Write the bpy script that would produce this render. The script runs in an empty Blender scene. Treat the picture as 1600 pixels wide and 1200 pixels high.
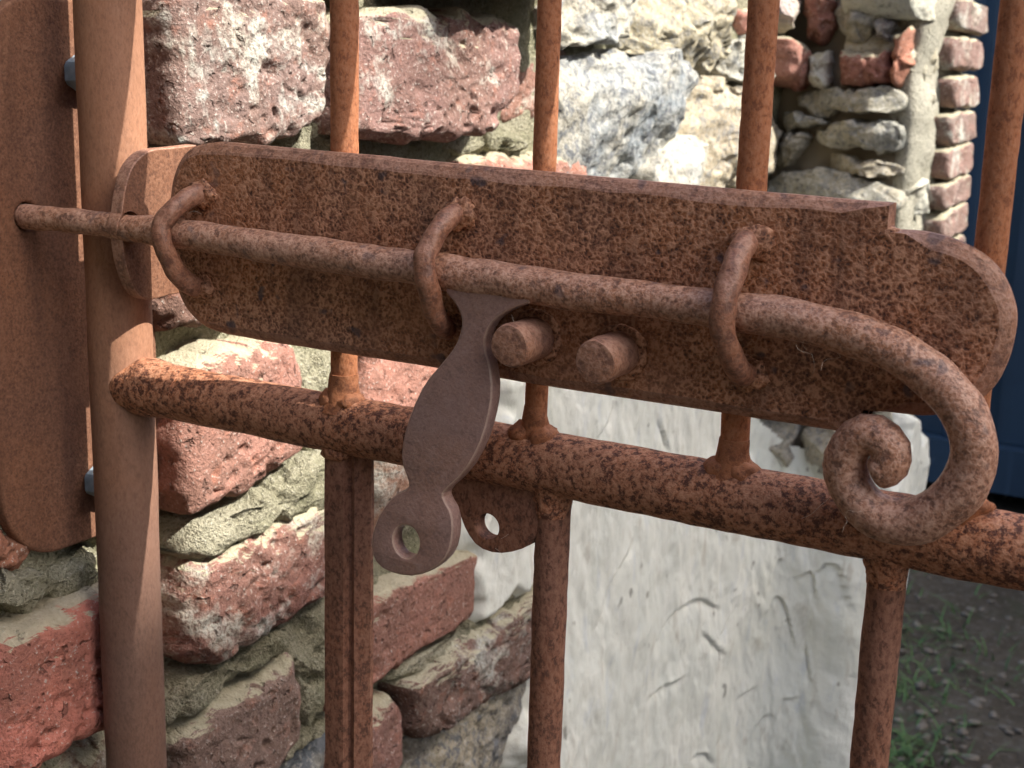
import bpy, bmesh, math, random
import numpy as np
from mathutils import Vector, Matrix, noise

# ------------------------------------------------------------------ camera, sky, sun, exposure
scene = bpy.context.scene
FPX = 2150.0                                   # focal length in pixels of a 1600 px wide frame
YAW, PITCH, ROLL = math.radians(29.8), math.radians(13.2), math.radians(1.65)
CAM = np.array([0.0, -0.38, 1.1])
Fv = np.array([-math.sin(YAW)*math.cos(PITCH), math.cos(YAW)*math.cos(PITCH), -math.sin(PITCH)])
R0 = np.cross(Fv, [0, 0, 1]); R0 /= np.linalg.norm(R0); U0 = np.cross(R0, Fv)
Rv = math.cos(ROLL)*R0 + math.sin(ROLL)*U0
Uv = math.cos(ROLL)*U0 - math.sin(ROLL)*R0
cd = bpy.data.cameras.new('camera'); cam = bpy.data.objects.new('camera', cd)
scene.collection.objects.link(cam); scene.camera = cam
cd.sensor_width = 36.0; cd.lens = 36.0*FPX/1600.0; cd.clip_start = 0.01; cd.clip_end = 300
cam.matrix_world = Matrix(((Rv[0], Uv[0], -Fv[0], CAM[0]), (Rv[1], Uv[1], -Fv[1], CAM[1]),
                           (Rv[2], Uv[2], -Fv[2], CAM[2]), (0, 0, 0, 1)))
cd.dof.use_dof = True; cd.dof.focus_distance = 0.45; cd.dof.aperture_fstop = 32

SUN_AZ, SUN_EL = math.radians(9.5), math.radians(44.6)      # azimuth from +X towards +Y
w = bpy.data.worlds.new('World'); scene.world = w; w.use_nodes = True
nt = w.node_tree; nt.nodes.clear()
sky = nt.nodes.new('ShaderNodeTexSky'); sky.sky_type = 'NISHITA'; sky.sun_disc = False
sky.sun_elevation = SUN_EL; sky.sun_rotation = math.pi/2 - SUN_AZ
sky.air_density = 1.0; sky.dust_density = 5.0; sky.ozone_density = 1.0
bg = nt.nodes.new('ShaderNodeBackground'); bg.inputs['Strength'].default_value = 0.15
wo = nt.nodes.new('ShaderNodeOutputWorld')
nt.links.new(sky.outputs[0], bg.inputs[0]); nt.links.new(bg.outputs[0], wo.inputs[0])
sd = bpy.data.lights.new('sun', 'SUN'); sd.energy = 3.2; sd.angle = math.radians(0.53); sd.color = (1.0, 0.95, 0.86)
sun = bpy.data.objects.new('sun', sd); scene.collection.objects.link(sun)
sdir = Vector((math.cos(SUN_EL)*math.cos(SUN_AZ), math.cos(SUN_EL)*math.sin(SUN_AZ), math.sin(SUN_EL)))
sun.rotation_euler = sdir.to_track_quat('Z', 'Y').to_euler(); sun.location = (3, 1, 6)
vs = scene.view_settings
vs.view_transform = 'Standard'; vs.look = 'None'; vs.gamma = 1.0; vs.use_curve_mapping = False
vs.exposure = 1.72
scene.cycles.max_bounces = 6; scene.cycles.diffuse_bounces = 4; scene.cycles.glossy_bounces = 2
scene.cycles.caustics_reflective = False; scene.cycles.caustics_refractive = False

# ------------------------------------------------------------------ helpers
rng = random.Random(7)
def ray(x, y): return Fv + (x-800)/FPX*Rv - (y-600)/FPX*Uv
def PY(x, y, Y=0.0):
    v = ray(x, y); return CAM + v*(Y-CAM[1])/v[1]
def PX(x, y, X):
    v = ray(x, y); return CAM + v*(X-CAM[0])/v[0]
def PZ(x, y, Z):
    v = ray(x, y); return CAM + v*(Z-CAM[2])/v[2]

WORLD = {}
def link(o, parent=None, origin=(0, 0, 0)):
    scene.collection.objects.link(o)
    origin = Vector(origin); WORLD[o.name] = origin
    if parent is not None:
        o.parent = parent; o.location = origin - WORLD[parent.name]
    else:
        o.location = origin
    return o
def thing(name, label, cat, loc, group=None):
    o = bpy.data.objects.new(name, None); o.empty_display_size = 0.02
    o['label'] = label; o['category'] = cat
    if group: o['group'] = group
    return link(o, None, loc)
def mesh_obj(name, verts, faces, mat, parent=None, smooth=True, sharp=None):
    V = np.asarray(verts, dtype=float); c = (V.min(0)+V.max(0))/2
    me = bpy.data.meshes.new(name)
    me.from_pydata((V-c).tolist(), [], [tuple(f) for f in faces])
    bm = bmesh.new(); bm.from_mesh(me); bmesh.ops.recalc_face_normals(bm, faces=bm.faces); bm.to_mesh(me); bm.free()
    if smooth:
        me.polygons.foreach_set('use_smooth', [True]*len(me.polygons))
        if sharp: me.set_sharp_from_angle(angle=math.radians(sharp))
    me.materials.append(mat)
    o = bpy.data.objects.new(name, me)
    return link(o, parent, c)
def nz(v, s, seed=0.0):
    return noise.noise(Vector((v[0]*s+seed*7.31, v[1]*s-seed*3.17, v[2]*s+seed*1.73)))
def fbm(v, s, seed=0.0, o=4):
    return noise.fractal(Vector((v[0]*s+seed*7.31, v[1]*s-seed*3.17, v[2]*s+seed*1.73)), 0.9, 2.1, o)
def catmull(pts, step):
    P = [np.array(p, float) for p in pts]; P = [2*P[0]-P[1]] + P + [2*P[-1]-P[-2]]
    out = []
    for i in range(1, len(P)-2):
        n = max(2, int(np.linalg.norm(P[i+1][:3]-P[i][:3])/step))
        for k in range(n):
            t = k/n
            out.append(0.5*((2*P[i]) + (-P[i-1]+P[i+1])*t + (2*P[i-1]-5*P[i]+4*P[i+1]-P[i+2])*t*t
                            + (-P[i-1]+3*P[i]-3*P[i+1]+P[i+2])*t**3))
    out.append(P[-2]); return out
def tube_data(path, rad, nseg=24, jitter=0.0, js=200, seed=0, roundend=(False, False)):
    """path: Nx3, rad: N radii -> verts, faces (closed ends)"""
    P = [np.array(p, float)[:3] for p in path]; n = len(P)
    V, Fc = [], []
    ref = None
    for i in range(n):
        t = P[min(i+1, n-1)] - P[max(i-1, 0)]; t /= np.linalg.norm(t)
        if ref is None:
            ref = np.cross(t, [0.31, 0.9, 0.17]); ref /= np.linalg.norm(ref)
        ref = ref - t*(ref@t); ref /= np.linalg.norm(ref); b = np.cross(t, ref)
        for k in range(nseg):
            a = 2*math.pi*k/nseg; d = ref*math.cos(a)+b*math.sin(a)
            r = rad[i]; q = P[i]+d*r
            if jitter: q = q + d*(jitter*(nz(q, js, seed)+0.6*nz(q, js*0.3, seed+3)))
            V.append(q)
    for i in range(n-1):
        for k in range(nseg):
            k2 = (k+1) % nseg
            Fc.append((i*nseg+k, i*nseg+k2, (i+1)*nseg+k2, (i+1)*nseg+k))
    Fc.append(tuple(range(nseg))[::-1]); Fc.append(tuple((n-1)*nseg+k for k in range(nseg)))
    return V, Fc
def round_caps(path, rad, frac=0.55):
    """add small rounded (forged) ends to a path"""
    P = [np.array(p, float)[:3] for p in path]; Rr = list(rad)
    def cap(p, q, r):
        d = p-q; d /= np.linalg.norm(d); out = []
        for a in (25, 50, 75):
            a = math.radians(a); out.append((p+d*r*frac*math.sin(a), r*(1-frac+frac*math.cos(a))))
        return out
    a = cap(P[0], P[1], Rr[0]); b = cap(P[-1], P[-2], Rr[-1])
    P2 = [x[0] for x in reversed(a)] + P + [x[0] for x in b]
    R2 = [x[1] for x in reversed(a)] + Rr + [x[1] for x in b]
    return P2, R2
def tube(name, path, rad, mat, parent, nseg=24, jitter=0.0, js=200, seed=0, caps=True, sharp=50):
    if not hasattr(rad, '__len__'): rad = [rad]*len(path)
    if caps: path, rad = round_caps(path, rad)
    V, Fc = tube_data(path, rad, nseg, jitter, js, seed)
    return mesh_obj(name, V, Fc, mat, parent, True, sharp)
def straight(a, b, step=0.004):
    a, b = np.array(a, float), np.array(b, float); n = max(2, int(np.linalg.norm(b-a)/step))
    return [a+(b-a)*i/n for i in range(n+1)]
def plate(name, outline, holes, M, thick, bevel, mat, parent, bres=2, sharp=14):
    """outline/holes: 2D points; M maps (u, v, w) to the world, w from -thick/2 to thick/2"""
    cu = bpy.data.curves.new('tmp', 'CURVE'); cu.dimensions = '2D'; cu.fill_mode = 'BOTH'
    cu.extrude = max(thick/2-bevel, 1e-5); cu.bevel_depth = bevel; cu.bevel_resolution = bres; cu.offset = -bevel
    for pl in [outline]+holes:
        s = cu.splines.new('POLY'); s.points.add(len(pl)-1)
        for p, q in zip(s.points, pl): p.co = (q[0], q[1], 0, 1)
        s.use_cyclic_u = True
    ob = bpy.data.objects.new('tmp', cu); scene.collection.objects.link(ob)
    dg = bpy.context.evaluated_depsgraph_get(); me = bpy.data.meshes.new_from_object(ob.evaluated_get(dg))
    bpy.data.objects.remove(ob); bpy.data.curves.remove(cu)
    bm = bmesh.new(); bm.from_mesh(me); bmesh.ops.remove_doubles(bm, verts=bm.verts, dist=1e-6)
    V = [M(v.co.x, v.co.y, v.co.z) for v in bm.verts]; bm.verts.index_update()
    Fc = [[v.index for v in f.verts] for f in bm.faces]; bm.free(); bpy.data.meshes.remove(me)
    return mesh_obj(name, V, Fc, mat, parent, True, sharp)
def chamfer_plate(name, outline, M, thick, cw, cd_, mat, parent, jit=.0002, sharp_pts=(), edge_mat=None):
    P = np.array(outline, float); n = len(P)
    # resample so that the forged edge can wander
    Q = []
    for i in range(n):
        a, b = P[i], P[(i+1) % n]; k = max(1, int(np.linalg.norm(b-a)/.006))
        Q += [a+(b-a)*j/k for j in range(k)]
    P = np.array(Q); n = len(P)
    area = .5*np.sum(P[:, 0]*np.roll(P[:, 1], -1)-np.roll(P[:, 0], -1)*P[:, 1])
    if area < 0: P = P[::-1]
    e0 = P-np.roll(P, 1, 0); e1 = np.roll(P, -1, 0)-P
    e0 /= np.linalg.norm(e0, axis=1)[:, None]; e1 /= np.linalg.norm(e1, axis=1)[:, None]
    n0 = np.stack((-e0[:, 1], e0[:, 0]), 1); n1 = np.stack((-e1[:, 1], e1[:, 0]), 1)
    m = n0+n1; m /= np.maximum(.25, np.sum(m*n1, axis=1))[:, None]
    wt = np.array([min([1.0]+[.12+.88*np.clip((np.linalg.norm(p-np.array(q))-.004)/.008, 0, 1) for q in sharp_pts]) for p in P])
    m = m*wt[:, None]
    rings = []
    for (ins, w_) in ((0.0006, -thick/2), (0.0, -thick/2+.0006), (0.0, thick/2-cd_), (cw*.25, thick/2-cd_*.62), (cw*.85, thick/2-cd_*.12), (cw*1.08, thick/2)):
        rings.append([M(*(P[i]+m[i]*ins*(1+.25*nz((P[i][0], P[i][1], 0), 60, 3)) + jit*np.array((nz((P[i][0], P[i][1], 0), 120, 1), nz((P[i][0], P[i][1], 0), 120, 2)))), w_) for i in range(n)])
    V = [v for r in rings for v in r]; Fc = []
    for r in range(len(rings)-1):
        for i in range(n): Fc.append((r*n+i, r*n+(i+1) % n, (r+1)*n+(i+1) % n, (r+1)*n+i))
    bm = bmesh.new()
    vv = [bm.verts.new(v) for v in V]
    for f in Fc: bm.faces.new([vv[k] for k in f])
    f1 = bm.faces.new([vv[k] for k in range(n)][::-1]); f2 = bm.faces.new([vv[(len(rings)-1)*n+k] for k in range(n)])
    bmesh.ops.triangulate(bm, faces=[f1, f2]); bm.verts.index_update()
    Fc = [[v.index for v in f.verts] for f in bm.faces]; V = [v.co[:] for v in bm.verts]; bm.free()
    o = mesh_obj(name, V, Fc, mat, parent, True, 9)
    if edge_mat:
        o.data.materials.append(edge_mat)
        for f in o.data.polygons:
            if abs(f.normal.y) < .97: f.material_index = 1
    return o
def smooth_poly(pts, n=2):
    P = [np.array(p, float) for p in pts]
    for _ in range(n):
        Q = []
        for i in range(len(P)):
            a, b = P[i], P[(i+1) % len(P)]; Q += [a*.75+b*.25, a*.25+b*.75]
        P = Q
    return P
def circle(c, rx, ry=None, n=28):
    ry = ry or rx
    return [np.array((c[0]+rx*math.cos(2*math.pi*k/n), c[1]+ry*math.sin(2*math.pi*k/n))) for k in range(n)]
def blob(name, c, r, mat, parent, jitter=0.12, seed=0, res=20):
    """lumpy ellipsoid (weld bead)"""
    V, Fc = [], []
    for i in range(res//2+1):
        th = math.pi*i/(res//2)
        for k in range(res):
            ph = 2*math.pi*k/res
            d = np.array((math.sin(th)*math.cos(ph), math.sin(th)*math.sin(ph), math.cos(th)))
            j = 1+jitter*(nz(d, 1.7, seed)*1.5+nz(d, 4.0, seed+2))
            V.append(np.array(c)+d*np.array(r)*j)
    for i in range(res//2):
        for k in range(res):
            k2 = (k+1) % res
            Fc.append((i*res+k, i*res+k2, (i+1)*res+k2, (i+1)*res+k))
    return mesh_obj(name, V, Fc, mat, parent, True)

def edge_faces(o, mat, axis, lim=.9, lo=-1):
    o.data.materials.append(mat)
    for f in o.data.polygons:
        if lo < abs(f.normal[axis]) < lim: f.material_index = 1

# ------------------------------------------------------------------ materials
class NT:
    def __init__(s, name):
        s.m = bpy.data.materials.new(name); s.m.use_nodes = True
        s.t = s.m.node_tree; s.b = s.t.nodes['Principled BSDF']
        s.co = s.t.nodes.new('ShaderNodeTexCoord').outputs['Object']
    def n(s, typ, **kw):
        nd = s.t.nodes.new(typ)
        for k, v in kw.items():
            if hasattr(nd, k) and not k.startswith('i_'): setattr(nd, k, v)
        return nd
    def put(s, sock, v):
        if hasattr(v, 'is_output') or hasattr(v, 'links'): s.t.links.new(v, sock)
        else: sock.default_value = v
    def map(s, scale=(1, 1, 1), vec=None, loc=(0, 0, 0), rot=(0, 0, 0)):
        m = s.n('ShaderNodeMapping'); s.t.links.new(vec or s.co, m.inputs['Vector'])
        m.inputs['Scale'].default_value = scale; m.inputs['Location'].default_value = loc
        m.inputs['Rotation'].default_value = rot; return m.outputs[0]
    def noise(s, scale, detail=4, rough=.6, dist=0.0, vec=None, out=0):
        n = s.n('ShaderNodeTexNoise'); s.t.links.new(vec or s.co, n.inputs['Vector'])
        n.inputs['Scale'].default_value = scale; n.inputs['Detail'].default_value = detail
        n.inputs['Roughness'].default_value = rough; n.inputs['Distortion'].default_value = dist
        return n.outputs[out]
    def voro(s, scale, feature='F1', vec=None, out=0, rnd=1.0):
        n = s.n('ShaderNodeTexVoronoi'); n.feature = feature; s.t.links.new(vec or s.co, n.inputs['Vector'])
        n.inputs['Scale'].default_value = scale; n.inputs['Randomness'].default_value = rnd
        return n.outputs[out]
    def ramp(s, fac, stops, interp='LINEAR'):
        r = s.n('ShaderNodeValToRGB'); s.put(r.inputs[0], fac); cr = r.color_ramp; cr.interpolation = interp
        while len(cr.elements) < len(stops): cr.elements.new(0.5)
        for e, (p, c) in zip(cr.elements, stops):
            e.position = p
            e.color = (c, c, c, 1) if not hasattr(c, '__len__') else (*c, 1)
        return r.outputs[0]
    def mix(s, fac, a, b, mode='MIX'):
        m = s.n('ShaderNodeMix'); m.data_type = 'RGBA'; m.blend_type = mode
        s.put(m.inputs[0], fac)
        for sock, v in ((m.inputs[6], a), (m.inputs[7], b)):
            s.put(sock, (*v, 1) if isinstance(v, tuple) and len(v) == 3 else v)
        return m.outputs[2]
    def math(s, op, a, b=0.0, clamp=False):
        m = s.n('ShaderNodeMath'); m.operation = op; m.use_clamp = clamp
        s.put(m.inputs[0], a); s.put(m.inputs[1], b); return m.outputs[0]
    def bump(s, h, strength=.5, dist=.001, nrm=None):
        b = s.n('ShaderNodeBump'); b.inputs['Strength'].default_value = strength; b.inputs['Distance'].default_value = dist
        s.t.links.new(h, b.inputs['Height'])
        if nrm is not None: s.t.links.new(nrm, b.inputs['Normal'])
        return b.outputs[0]
    def done(s, col, rough=.8, nrm=None, metal=0.0, spec=.3):
        s.put(s.b.inputs['Base Color'], (*col, 1) if isinstance(col, tuple) else col)
        s.put(s.b.inputs['Roughness'], rough); s.put(s.b.inputs['Metallic'], metal)
        s.b.inputs['Specular IOR Level'].default_value = spec
        if nrm is not None: s.t.links.new(nrm, s.b.inputs['Normal'])
        return s.m

def rust(name, base, dark, light, orange, grain=900, gamt=.5, spot=200, samt=.7, cut=.5, cells=0.0, streak=1.0, rough=.8, bump=.3, scale=0.0, spec=.3, upper=None, runs=0.0):
    """base/orange drift slowly; spots: dark scale of a few mm; grain: sub-millimetre speckle; cells: ringed pits"""
    base, dark, light, orange = [(c[0]*.95, c[1]*.84, c[2]*.78) for c in (base, dark, light, orange)]
    t = NT(name)
    vec = t.map((1, 1, streak))
    big = t.noise(22, 3, .6, .3, vec)
    sp = t.noise(spot, 4, .72, .15, vec)
    gr = t.noise(grain, 2, .65, 0, vec)
    col = t.mix(t.ramp(big, [(.36, 0.0), (.66, 1.0)]), base, orange)
    if cells:
        nc = t.noise(520, 1, .5, 0, vec, 1)
        va = t.n('ShaderNodeVectorMath'); va.operation = 'MULTIPLY_ADD'
        t.t.links.new(nc, va.inputs[0]); va.inputs[1].default_value = (.0024,)*3; t.t.links.new(vec, va.inputs[2])
        cel = t.math('ADD', t.voro(720, 'F1', va.outputs[0]), t.math('MULTIPLY', t.math('SUBTRACT', sp, .5), -.65))
        col = t.mix(t.math('MULTIPLY', t.ramp(cel, [(.12, 1.0), (.36, 0.0)]), cells), col, dark)
        col = t.mix(t.math('MULTIPLY', t.ramp(cel, [(.46, 0.0), (.72, 1.0)]), cells), col, light)
    cutv = t.math('ADD', sp, t.math('MULTIPLY', t.math('SUBTRACT', big, .5), .15))
    col = t.mix(t.math('MULTIPLY', t.ramp(cutv, [(cut, 0.0), (cut+.09, 1.0)]), samt), col, dark)
    col = t.mix(t.math('MULTIPLY', t.ramp(sp, [(.36, 1.0), (.47, 0.0)]), samt*.55), col, light)
    col = t.mix(t.math('MULTIPLY', t.ramp(gr, [(.30, 1.0), (.46, 0.0)]), gamt), col, dark)
    col = t.mix(t.math('MULTIPLY', t.ramp(gr, [(.54, 0.0), (.70, 1.0)]), gamt), col, light)
    if scale:
        s2 = t.noise(95, 2, .6, 0, t.map((1, 1, 1), loc=(3.1, 5.2, 1.7)))
        col = t.mix(t.math('MULTIPLY', t.ramp(s2, [(.66, 0.0), (.71, 1.0)]), scale), col, (.055, .05, .065))
    if runs:
        rn = t.noise(75, 3, .6, .3, t.map((1, 1, .16), loc=(2, 3, 5)))
        col = t.mix(t.math('MULTIPLY', t.ramp(rn, [(.50, 0.0), (.68, 1.0)]), runs), col, t.mix(.35, dark, base))
        rn2 = t.noise(34, 3, .6, .4, t.map((1, 1, .5), loc=(7, 1, 2)))
        col = t.mix(t.math('MULTIPLY', t.ramp(rn2, [(.54, 0.0), (.70, 1.0)]), runs*.8), col, t.mix(.5, orange, light))
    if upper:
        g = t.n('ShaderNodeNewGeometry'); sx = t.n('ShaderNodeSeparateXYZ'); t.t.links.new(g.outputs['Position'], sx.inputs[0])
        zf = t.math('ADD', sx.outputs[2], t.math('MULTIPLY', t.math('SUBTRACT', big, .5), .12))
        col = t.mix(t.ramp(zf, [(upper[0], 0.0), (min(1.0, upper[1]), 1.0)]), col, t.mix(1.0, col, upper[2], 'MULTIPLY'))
    h = t.math('ADD', t.math('MULTIPLY', gr, .35), t.math('MULTIPLY', sp, -.8))
    if cells: h = t.math('ADD', h, t.math('MULTIPLY', cel, .4))
    nrm = t.bump(h, bump, .0010)
    r = t.math('ADD', t.math('MULTIPLY', sp, .22), rough-.11)
    return t.done(col, r, nrm, 0.0, spec)

M_plate = rust('rust_plate', (.215, .108, .07), (.042, .023, .021), (.60, .36, .235), (.37, .155, .062), 1000, .5, 260, .35, .53, .9, 1, .66, .55, .8, .45, None, .45)
M_rod = rust('rust_rod', (.36, .22, .165), (.09, .05, .042), (.66, .48, .385), (.39, .20, .115), 1000, .5, 340, .65, .53, .45, 1, .5, .35, .5, .5)
M_edge = rust('rust_edge', (.31, .185, .14), (.11, .062, .052), (.50, .34, .265), (.34, .18, .108), 1000, .4, 260, .55, .52, .4, 1, .6, .35, .5, .45)  # paler forged-edge rust, with the plate rim's skylight partly put into its colour
M_staple = rust('rust_staple', (.26, .138, .098), (.085, .047, .04), (.42, .27, .20), (.29, .13, .072), 1000, .4, 260, .6, .51, .35, 1, .48, .35, .2, .5)
M_rail = rust('rust_rail', (.33, .16, .095), (.062, .023, .016), (.54, .325, .215), (.38, .158, .074), 1000, .45, 380, .9, .49, .45, 1, .66, .4, 0, .4)
M_bar = rust('rust_bar', (.36, .155, .074), (.15, .062, .036), (.48, .26, .155), (.43, .18, .082), 1100, .45, 420, .6, .53, .3, .7, .75, .25, 0, .35)
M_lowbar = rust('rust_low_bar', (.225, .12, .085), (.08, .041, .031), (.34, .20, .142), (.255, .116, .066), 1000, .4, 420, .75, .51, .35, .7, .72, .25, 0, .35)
M_post = rust('rust_post', (.15, .097, .077), (.085, .052, .042), (.215, .145, .118), (.185, .108, .076), 1100, .45, 420, .3, .54, .2, .5, .62, .15, 0, .4, (.90, 1.0, (2.0, 1.80, 1.50)), .35)  # own oranger rust higher up, brightened further to lift the sunlit side
M_strike = rust('rust_strike', (.15, .078, .05), (.065, .034, .025), (.26, .152, .10), (.19, .092, .05), 950, .55, 300, .35, .53, .3, 1, .8, .35, 0, .3, None, .4)
M_handle = rust('rust_handle', (.27, .20, .195), (.175, .125, .12), (.36, .285, .275), (.32, .205, .165), 1000, .5, 260, .5, .54, .15, 1, .42, .22, 0, .5)
M_pale_edge = rust('pale_edge', (.40, .33, .30), (.25, .19, .165), (.52, .45, .41), (.38, .28, .22), 1100, .3, 190, .3, .55, 0, 1, .34, .15, 0, .6)  # paler, smoother tone for the bevelled rim of the hasp
M_weld = rust('rust_weld', (.30, .135, .07), (.10, .042, .026), (.42, .23, .135), (.36, .15, .066), 950, .45, 220, .6, .51, 0, 1, .75, .45, 0, .35)

def mat_bolt():
    t = NT('zinc_bolt'); n = t.noise(260, 4, .6)
    return t.done(t.ramp(n, [(.3, (.26, .36, .42)), (.7, (.42, .53, .60))]), .38, t.bump(n, .15, .0005), .15, .5)
def objcol(t):
    oi = t.n('ShaderNodeObjectInfo'); return oi.outputs['Color'], oi.outputs['Alpha'], oi.outputs['Random']
def shifted(t):
    oi = t.n('ShaderNodeObjectInfo'); a = t.n('ShaderNodeVectorMath'); a.operation = 'ADD'
    c = t.n('ShaderNodeCombineXYZ'); k = t.math('MULTIPLY', oi.outputs['Random'], 37.0)
    for i in range(3): t.t.links.new(k, c.inputs[i])
    t.t.links.new(t.co, a.inputs[0]); t.t.links.new(c.outputs[0], a.inputs[1]); return a.outputs[0]
def mat_brick():
    t = NT('weathered_brick'); t.co = shifted(t); oc, oa, _ = objcol(t)
    big = t.noise(24, 3, .65, .4); med = t.noise(110, 3, .65, .2); fine = t.noise(520, 3, .7)
    col = t.mix(t.ramp(big, [(.38, 0.0), (.62, 1.0)]), oc, t.mix(.45, oc, (.17, .105, .08)))
    col = t.mix(t.ramp(med, [(.56, 0.0), (.72, .6)]), col, t.mix(.55, oc, (.42, .15, .085)))
    col = t.mix(t.ramp(fine, [(.34, .6), (.47, 0.0)]), col, t.mix(.75, oc, (.03, .02, .02)))
    pits = t.ramp(t.noise(170, 2, .6, .4, t.map((1, 1, 1), t.co, (7, 1, 3))), [(.29, 1.0), (.37, 0.0)])
    # lime and lichen bloom, its amount from the brick's own alpha
    ln = t.noise(30, 4, .72, .5, t.map((1, 1, 1), t.co, (4, 2, 9)))
    lm = t.math('SUBTRACT', t.math('ADD', ln, oa), .90)
    lm = t.ramp(lm, [(0.0, 0.0), (.10, .75), (.2, 1.0)])
    lm = t.math('MULTIPLY', lm, t.ramp(fine, [(.36, .2), (.50, 1.0)]))
    col = t.mix(t.math('MULTIPLY', lm, .8), col, t.mix(t.ramp(big, [(.4, 0.0), (.6, 1.0)]), (.52, .57, .52), (.54, .53, .45)))
    fl = t.ramp(t.math('ADD', fine, t.math('MULTIPLY', oa, .12)), [(.63, 0.0), (.72, .75)])
    col = t.mix(fl, col, (.56, .53, .48))
    col = t.mix(t.math('MULTIPLY', pits, .5), col, (.045, .028, .024))
    # mortar left on the bed faces
    g = t.n('ShaderNodeNewGeometry'); sx = t.n('ShaderNodeSeparateXYZ'); t.t.links.new(g.outputs['True Normal'], sx.inputs[0])
    gz = t.n('ShaderNodeSeparateXYZ'); t.t.links.new(t.n('ShaderNodeTexCoord').outputs['Generated'], gz.inputs[0])
    up = t.math('ADD', sx.outputs[2], t.math('MULTIPLY', t.math('SUBTRACT', big, .5), 1.1))
    up = t.math('MULTIPLY', up, t.ramp(gz.outputs[2], [(.45, 0.0), (.75, 1.0)]))
    col = t.mix(t.ramp(up, [(.58, 0.0), (.70, .9)]), col, t.mix(fine, (.30, .28, .19), (.50, .47, .35)))
    h = t.math('ADD', t.math('MULTIPLY', med, .7), t.math('MULTIPLY', fine, .7))
    h = t.math('SUBTRACT', h, t.math('MULTIPLY', pits, .8))
    return t.done(col, .92, t.bump(h, .9, .0024), 0, .15)
def mat_stone():
    t = NT('field_stone'); t.co = shifted(t); oc, oa, _ = objcol(t)
    big = t.noise(16, 3, .6, .5); sp = t.noise(260, 3, .75, .2); sp2 = t.noise(120, 4, .75, .5, t.map((1, 1, 1), t.co, (2, 7, 4)))
    col = t.mix(t.ramp(big, [(.40, 0.0), (.60, .8)]), oc, t.mix(.6, oc, (.46, .40, .28)))
    col = t.mix(t.ramp(sp, [(.51, 0.0), (.61, .6)]), col, (.42, .41, .375))
    dk = t.math('MULTIPLY', t.ramp(sp2, [(.40, 1.0), (.50, 0.0)]), oa)
    col = t.mix(dk, col, (.12, .13, .145))
    col = t.mix(t.math('MULTIPLY', t.ramp(sp, [(.34, 1.0), (.42, 0.0)]), .8), col, (.06, .062, .07))
    h = t.math('ADD', t.noise(70, 4, .68), t.math('MULTIPLY', sp, .35))
    return t.done(col, .88, t.bump(h, .9, .0035), 0, .2)
def mat_mortar(name='lime_mortar', c1=(.29, .275, .19), c2=(.40, .375, .28), green=.55):
    t = NT(name)
    big = t.noise(9, 3, .6, .5); med = t.noise(70, 4, .7); fine = t.noise(480, 3, .75)
    col = t.mix(t.ramp(big, [(.35, 0.0), (.65, 1.0)]), c1, c2)
    col = t.mix(t.ramp(t.noise(14, 4, .65, .3, t.map((1, 1, 1), loc=(5, 1, 2))), [(.50, 0.0), (.64, green)]), col, (.19, .195, .105))
    col = t.mix(t.ramp(fine, [(.34, .85), (.46, 0.0)]), col, (.12, .11, .075))
    col = t.mix(t.ramp(fine, [(.56, 0.0), (.68, .7)]), col, (.58, .55, .45))
    h = t.math('ADD', med, t.math('MULTIPLY', fine, 1.1))
    return t.done(col, .95, t.bump(h, 1.0, .0045), 0, .1)
def mat_render():
    t = NT('lime_render')
    st = t.map((2.2, 2.2, .8), rot=(math.radians(14), 0, 0))
    a = t.noise(9, 5, .6, .8, st); b = t.noise(24, 5, .65, .5, st); c = t.noise(5, 3, .5)
    col = t.mix(t.ramp(a, [(.36, 0.0), (.64, 1.0)]), (.67, .695, .635), (.76, .77, .70))
    col = t.mix(t.ramp(b, [(.58, 0.0), (.70, .55)]), col, (.42, .385, .31))
    col = t.mix(t.ramp(b, [(.30, .55), (.42, 0.0)]), col, (.48, .53, .57))
    sp = t.noise(70, 2, .5, 0, t.map((1, 1, .7), loc=(9, 3, 4)))
    col = t.mix(t.ramp(sp, [(.70, 0.0), (.74, .75)]), col, (.20, .20, .17))
    col = t.mix(t.ramp(c, [(.58, 0.0), (.75, .35)]), col, (.50, .50, .38))
    h = t.math('ADD', t.math('MULTIPLY', b, .8), t.math('MULTIPLY', t.noise(130, 5, .6), .35))
    return t.done(col, .8, t.bump(h, .55, .004), 0, .25)
def mat_ground():
    t = NT('soil'); a = t.noise(4, 5, .6); b = t.noise(60, 6, .7); v = t.voro(55, 'F1', out=1)
    col = t.mix(t.ramp(a, [(.4, 0.0), (.6, 1.0)]), (.070, .056, .040), (.105, .088, .066))
    col = t.mix(t.ramp(b, [(.5, 0.0), (.7, .6)]), col, (.20, .185, .16))
    col = t.mix(t.ramp(b, [(.3, .7), (.42, 0.0)]), col, (.03, .028, .022))
    col = t.mix(t.ramp(t.noise(5, 4, .6, .4, t.map((1, 1, 1), loc=(1, 8, 3))), [(.58, 0.0), (.70, .35)]), col, (.05, .07, .03))
    return t.done(col, .95, t.bump(b, .9, .02), 0, .1)
def mat_blue():
    t = NT('blue_paint'); a = t.noise(3, 4, .6, .3); b = t.noise(30, 4, .6); s = t.noise(6, 4, .6, 0, t.map((6, 6, .4)))
    col = t.mix(t.ramp(a, [(.35, 0.0), (.65, 1.0)]), (.019, .038, .064), (.027, .053, .085))
    col = t.mix(t.ramp(s, [(.58, 0.0), (.75, .25)]), col, (.06, .10, .15))
    col = t.mix(t.ramp(b, [(.68, 0.0), (.76, .45)]), col, (.14, .18, .22))
    return t.done(col, .45, t.bump(b, .1, .002), 0, .4)
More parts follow.
